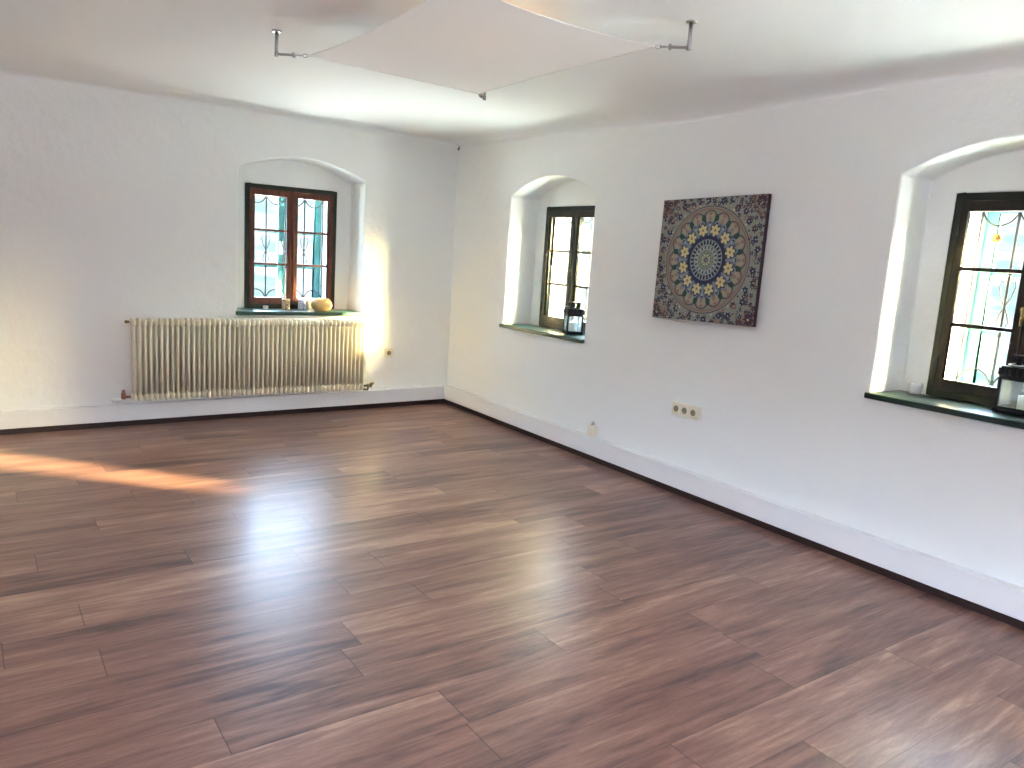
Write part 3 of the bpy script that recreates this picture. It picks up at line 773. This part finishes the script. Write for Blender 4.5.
# ------------------------------------------------------------------ things on the sills
def lantern(loc, rz, label, size=1.0):
    r = empty('lantern', loc, rz); r.scale = (size, size, 1.06 if size > 1.1 else 1); tag(r, label, 'lantern'); h = .058
    bm = bmesh.new(); box(bm, -h-.010, h+.010, -h-.010, h+.010, .004, .014)
    for sx in (-1, 1):
        for sy in (-1, 1): box(bm, sx*(h-.004)-.006, sx*(h-.004)+.006, sy*(h-.004)-.006, sy*(h-.004)+.006, 0, .004)
    obj('base', bm, M['black'], r, bevel=.002)
    bm = bmesh.new()
    for sx in (-1, 1):
        for sy in (-1, 1): box(bm, sx*h-.006, sx*h+.006, sy*h-.006, sy*h+.006, .014, .150)
    for z0, z1 in ((.014, .026), (.142, .156)):
        for s in (-1, 1):
            box(bm, -h, h, s*h-.005, s*h+.005, z0, z1); box(bm, s*h-.005, s*h+.005, -h, h, z0, z1)
    obj('body_frame', bm, M['black'], r, bevel=.0015)
    bm = bmesh.new()
    for s in (-1, 1):
        box(bm, -h+.006, h-.006, s*h-.001, s*h+.001, .026, .142); box(bm, s*h-.001, s*h+.001, -h+.006, h-.006, .026, .142)
    obj('glass_panes', bm, M['milky'], r)
    bm = bmesh.new(); hv = h+.003                                   # vented gallery
    for z0, z1 in ((.156, .162), (.192, .200)):
        box(bm, -hv, hv, -hv, hv, z0, z1) if z0 > .17 else [box(bm, -hv, hv, s*hv-.004, s*hv+.004, z0, z1) for s in (-1, 1)] + [box(bm, s*hv-.004, s*hv+.004, -hv, hv, z0, z1) for s in (-1, 1)]
    for i in range(6):
        u = -hv + 2*hv*i/5
        for s in (-1, 1):
            box(bm, u-.0075, u+.0075, s*hv-.0025, s*hv+.0025, .162, .192); box(bm, s*hv-.0025, s*hv+.0025, u-.0075, u+.0075, .162, .192)
    obj('vent_gallery', bm, M['black'], r)
    bm = bmesh.new(); hc = .034                                     # chimney
    box(bm, -hc-.004, hc+.004, -hc-.004, hc+.004, .200, .207); box(bm, -hc-.006, hc+.006, -hc-.006, hc+.006, .240, .250)
    for i in range(4):
        u = -hc + 2*hc*i/3
        for s in (-1, 1):
            box(bm, u-.0075, u+.0075, s*hc-.002, s*hc+.002, .207, .240); box(bm, s*hc-.002, s*hc+.002, u-.0075, u+.0075, .207, .240)
    obj('chimney', bm, M['black'], r)
    bm = bmesh.new()                                                # wire handle folded to one side
    tube(bm, [(-hc-.006, -.025, .215), (-hc-.05, -.025, .212), (-hc-.062, -.015, .212), (-hc-.062, .015, .212), (-hc-.05, .025, .212), (-hc-.006, .025, .215)], .0025, 8)
    obj('handle', bm, M['steel'], r, smooth=True)
    return r
def candle(loc, label, rad_=.026, h=.07):
    r = empty('candle', loc); tag(r, label, 'candle')
    bm = bmesh.new(); lathe(bm, [(rad_-.001, 0), (rad_, .002), (rad_, h-.003), (rad_-.003, h), (rad_*.5, h-.003), (.002, h-.004)], n=24); obj('wax', bm, M['wax'], r, smooth=True)
    bm = bmesh.new(); tube(bm, [(0, 0, h-.006), (.001, 0, h+.006), (.006, .003, h+.016)], .0016, 6); obj('wick', bm, M['wick'], r)
    return r
lantern((.150, -1.630, SILL), math.radians(-24), 'black metal lantern on the sill of the narrow middle window left of the mandala picture')
candle((.150, -1.630, SILL+.0145), 'white candle inside the lantern on the sill of the middle window', .034, .080)
lantern((.215, -4.785, .890), math.radians(-4), 'black metal lantern on the sill of the right-hand window', 1.2)
candle((.215, -4.808, .890+.0155), 'white candle inside the lantern on the right-hand window sill', .036, .068)

bm = bmesh.new(); box(bm, -.017, .017, -.017, .017, 0, .032)
o = obj('tealight_cube', bm, M['white_ceramic'], bevel=.004, seg=3); o.location = (-1.687, .160, SILL); o.rotation_euler.z = .2
tag(o, 'tiny white cube at the left end of the items on the radiator window sill', 'ornament')
def cup(name, loc, r_, h, mt, label, cat):
    bm = bmesh.new(); lathe(bm, [(r_*.94, 0), (r_, .004), (r_, h-.004), (r_-.002, h), (r_-.006, h-.002), (r_-.007, .012), (.002, .010)], n=28)
    o = obj(name, bm, mt, smooth=True); o.location = loc; tag(o, label, cat)
    return o
cup('candle_holder', (-1.512, .175, SILL), .034, .090, M['beige_pattern'], 'beige patterned candle holder on the radiator window sill, left of the blue and white cup', 'candle holder')
cup('patterned_cup', (-1.362, .172, SILL), .043, .086, M['blue_pattern'], 'white cup with blue pattern on the sill beside the tan clay pot', 'cup')
pot = empty('clay_pot', (-1.226, .100, SILL)); tag(pot, 'squat round tan clay pot on the sill above the radiator', 'pot')
bm = bmesh.new(); lathe(bm, [(.052, 0), (.058, .002), (.077, .016), (.088, .036), (.090, .052), (.085, .072), (.073, .088), (.062, .096), (.060, .103), (.056, .103), (.054, .098), (.066, .085), (.076, .055), (.052, .012), (.002, .008)], n=36)
obj('body', bm, M['pot'], pot, smooth=True)
bm = bmesh.new(); lathe(bm, [(.010, .0905), (.058, .0915), (.058, .093), (.010, .092)], n=24); obj('dark_disc', bm, M['pot_in'], pot, smooth=True)  # plain dark disc across the pot's opening
# notched white holder on the right-hand sill
bm = bmesh.new(); n = 36
prof = lambda a: .046 + .012*abs(math.sin(2.5*a))
rings = []
for (rr, hf) in ((.020, 0), (.026, .0), (.030, .35), (.033, .7), (.034, 1.0), (.031, 1.0), (.028, .6), (.024, .15), (.004, .12)):
    rings.append([bm.verts.new((rr*math.cos(2*PI*k/n), rr*math.sin(2*PI*k/n), prof(2*PI*k/n)*hf)) for k in range(n)])
for A, B in zip(rings, rings[1:]):
    for k in range(n): bm.faces.new((A[k], A[(k+1) % n], B[(k+1) % n], B[k]))
bm.faces.new(rings[0][::-1]); bm.faces.new(rings[-1])
o = obj('tealight_holder', bm, M['white_ceramic'], smooth=True); o.location = (.235, -4.292, .890)
tag(o, 'small white scalloped tealight holder at the left end of the right-hand window sill', 'tealight holder')
# white strip on the outer casement's middle post
bm = bmesh.new(); box(bm, -.018, .018, -.003, -.0003, -.058, .058)
o = obj('thermometer_strip', bm, M['white_ceramic'], bevel=.001); o.location = (N3X-.004, .545, 1.385)
tag(o, 'small white strip fixed to the teal middle post outside the left window', 'strip')
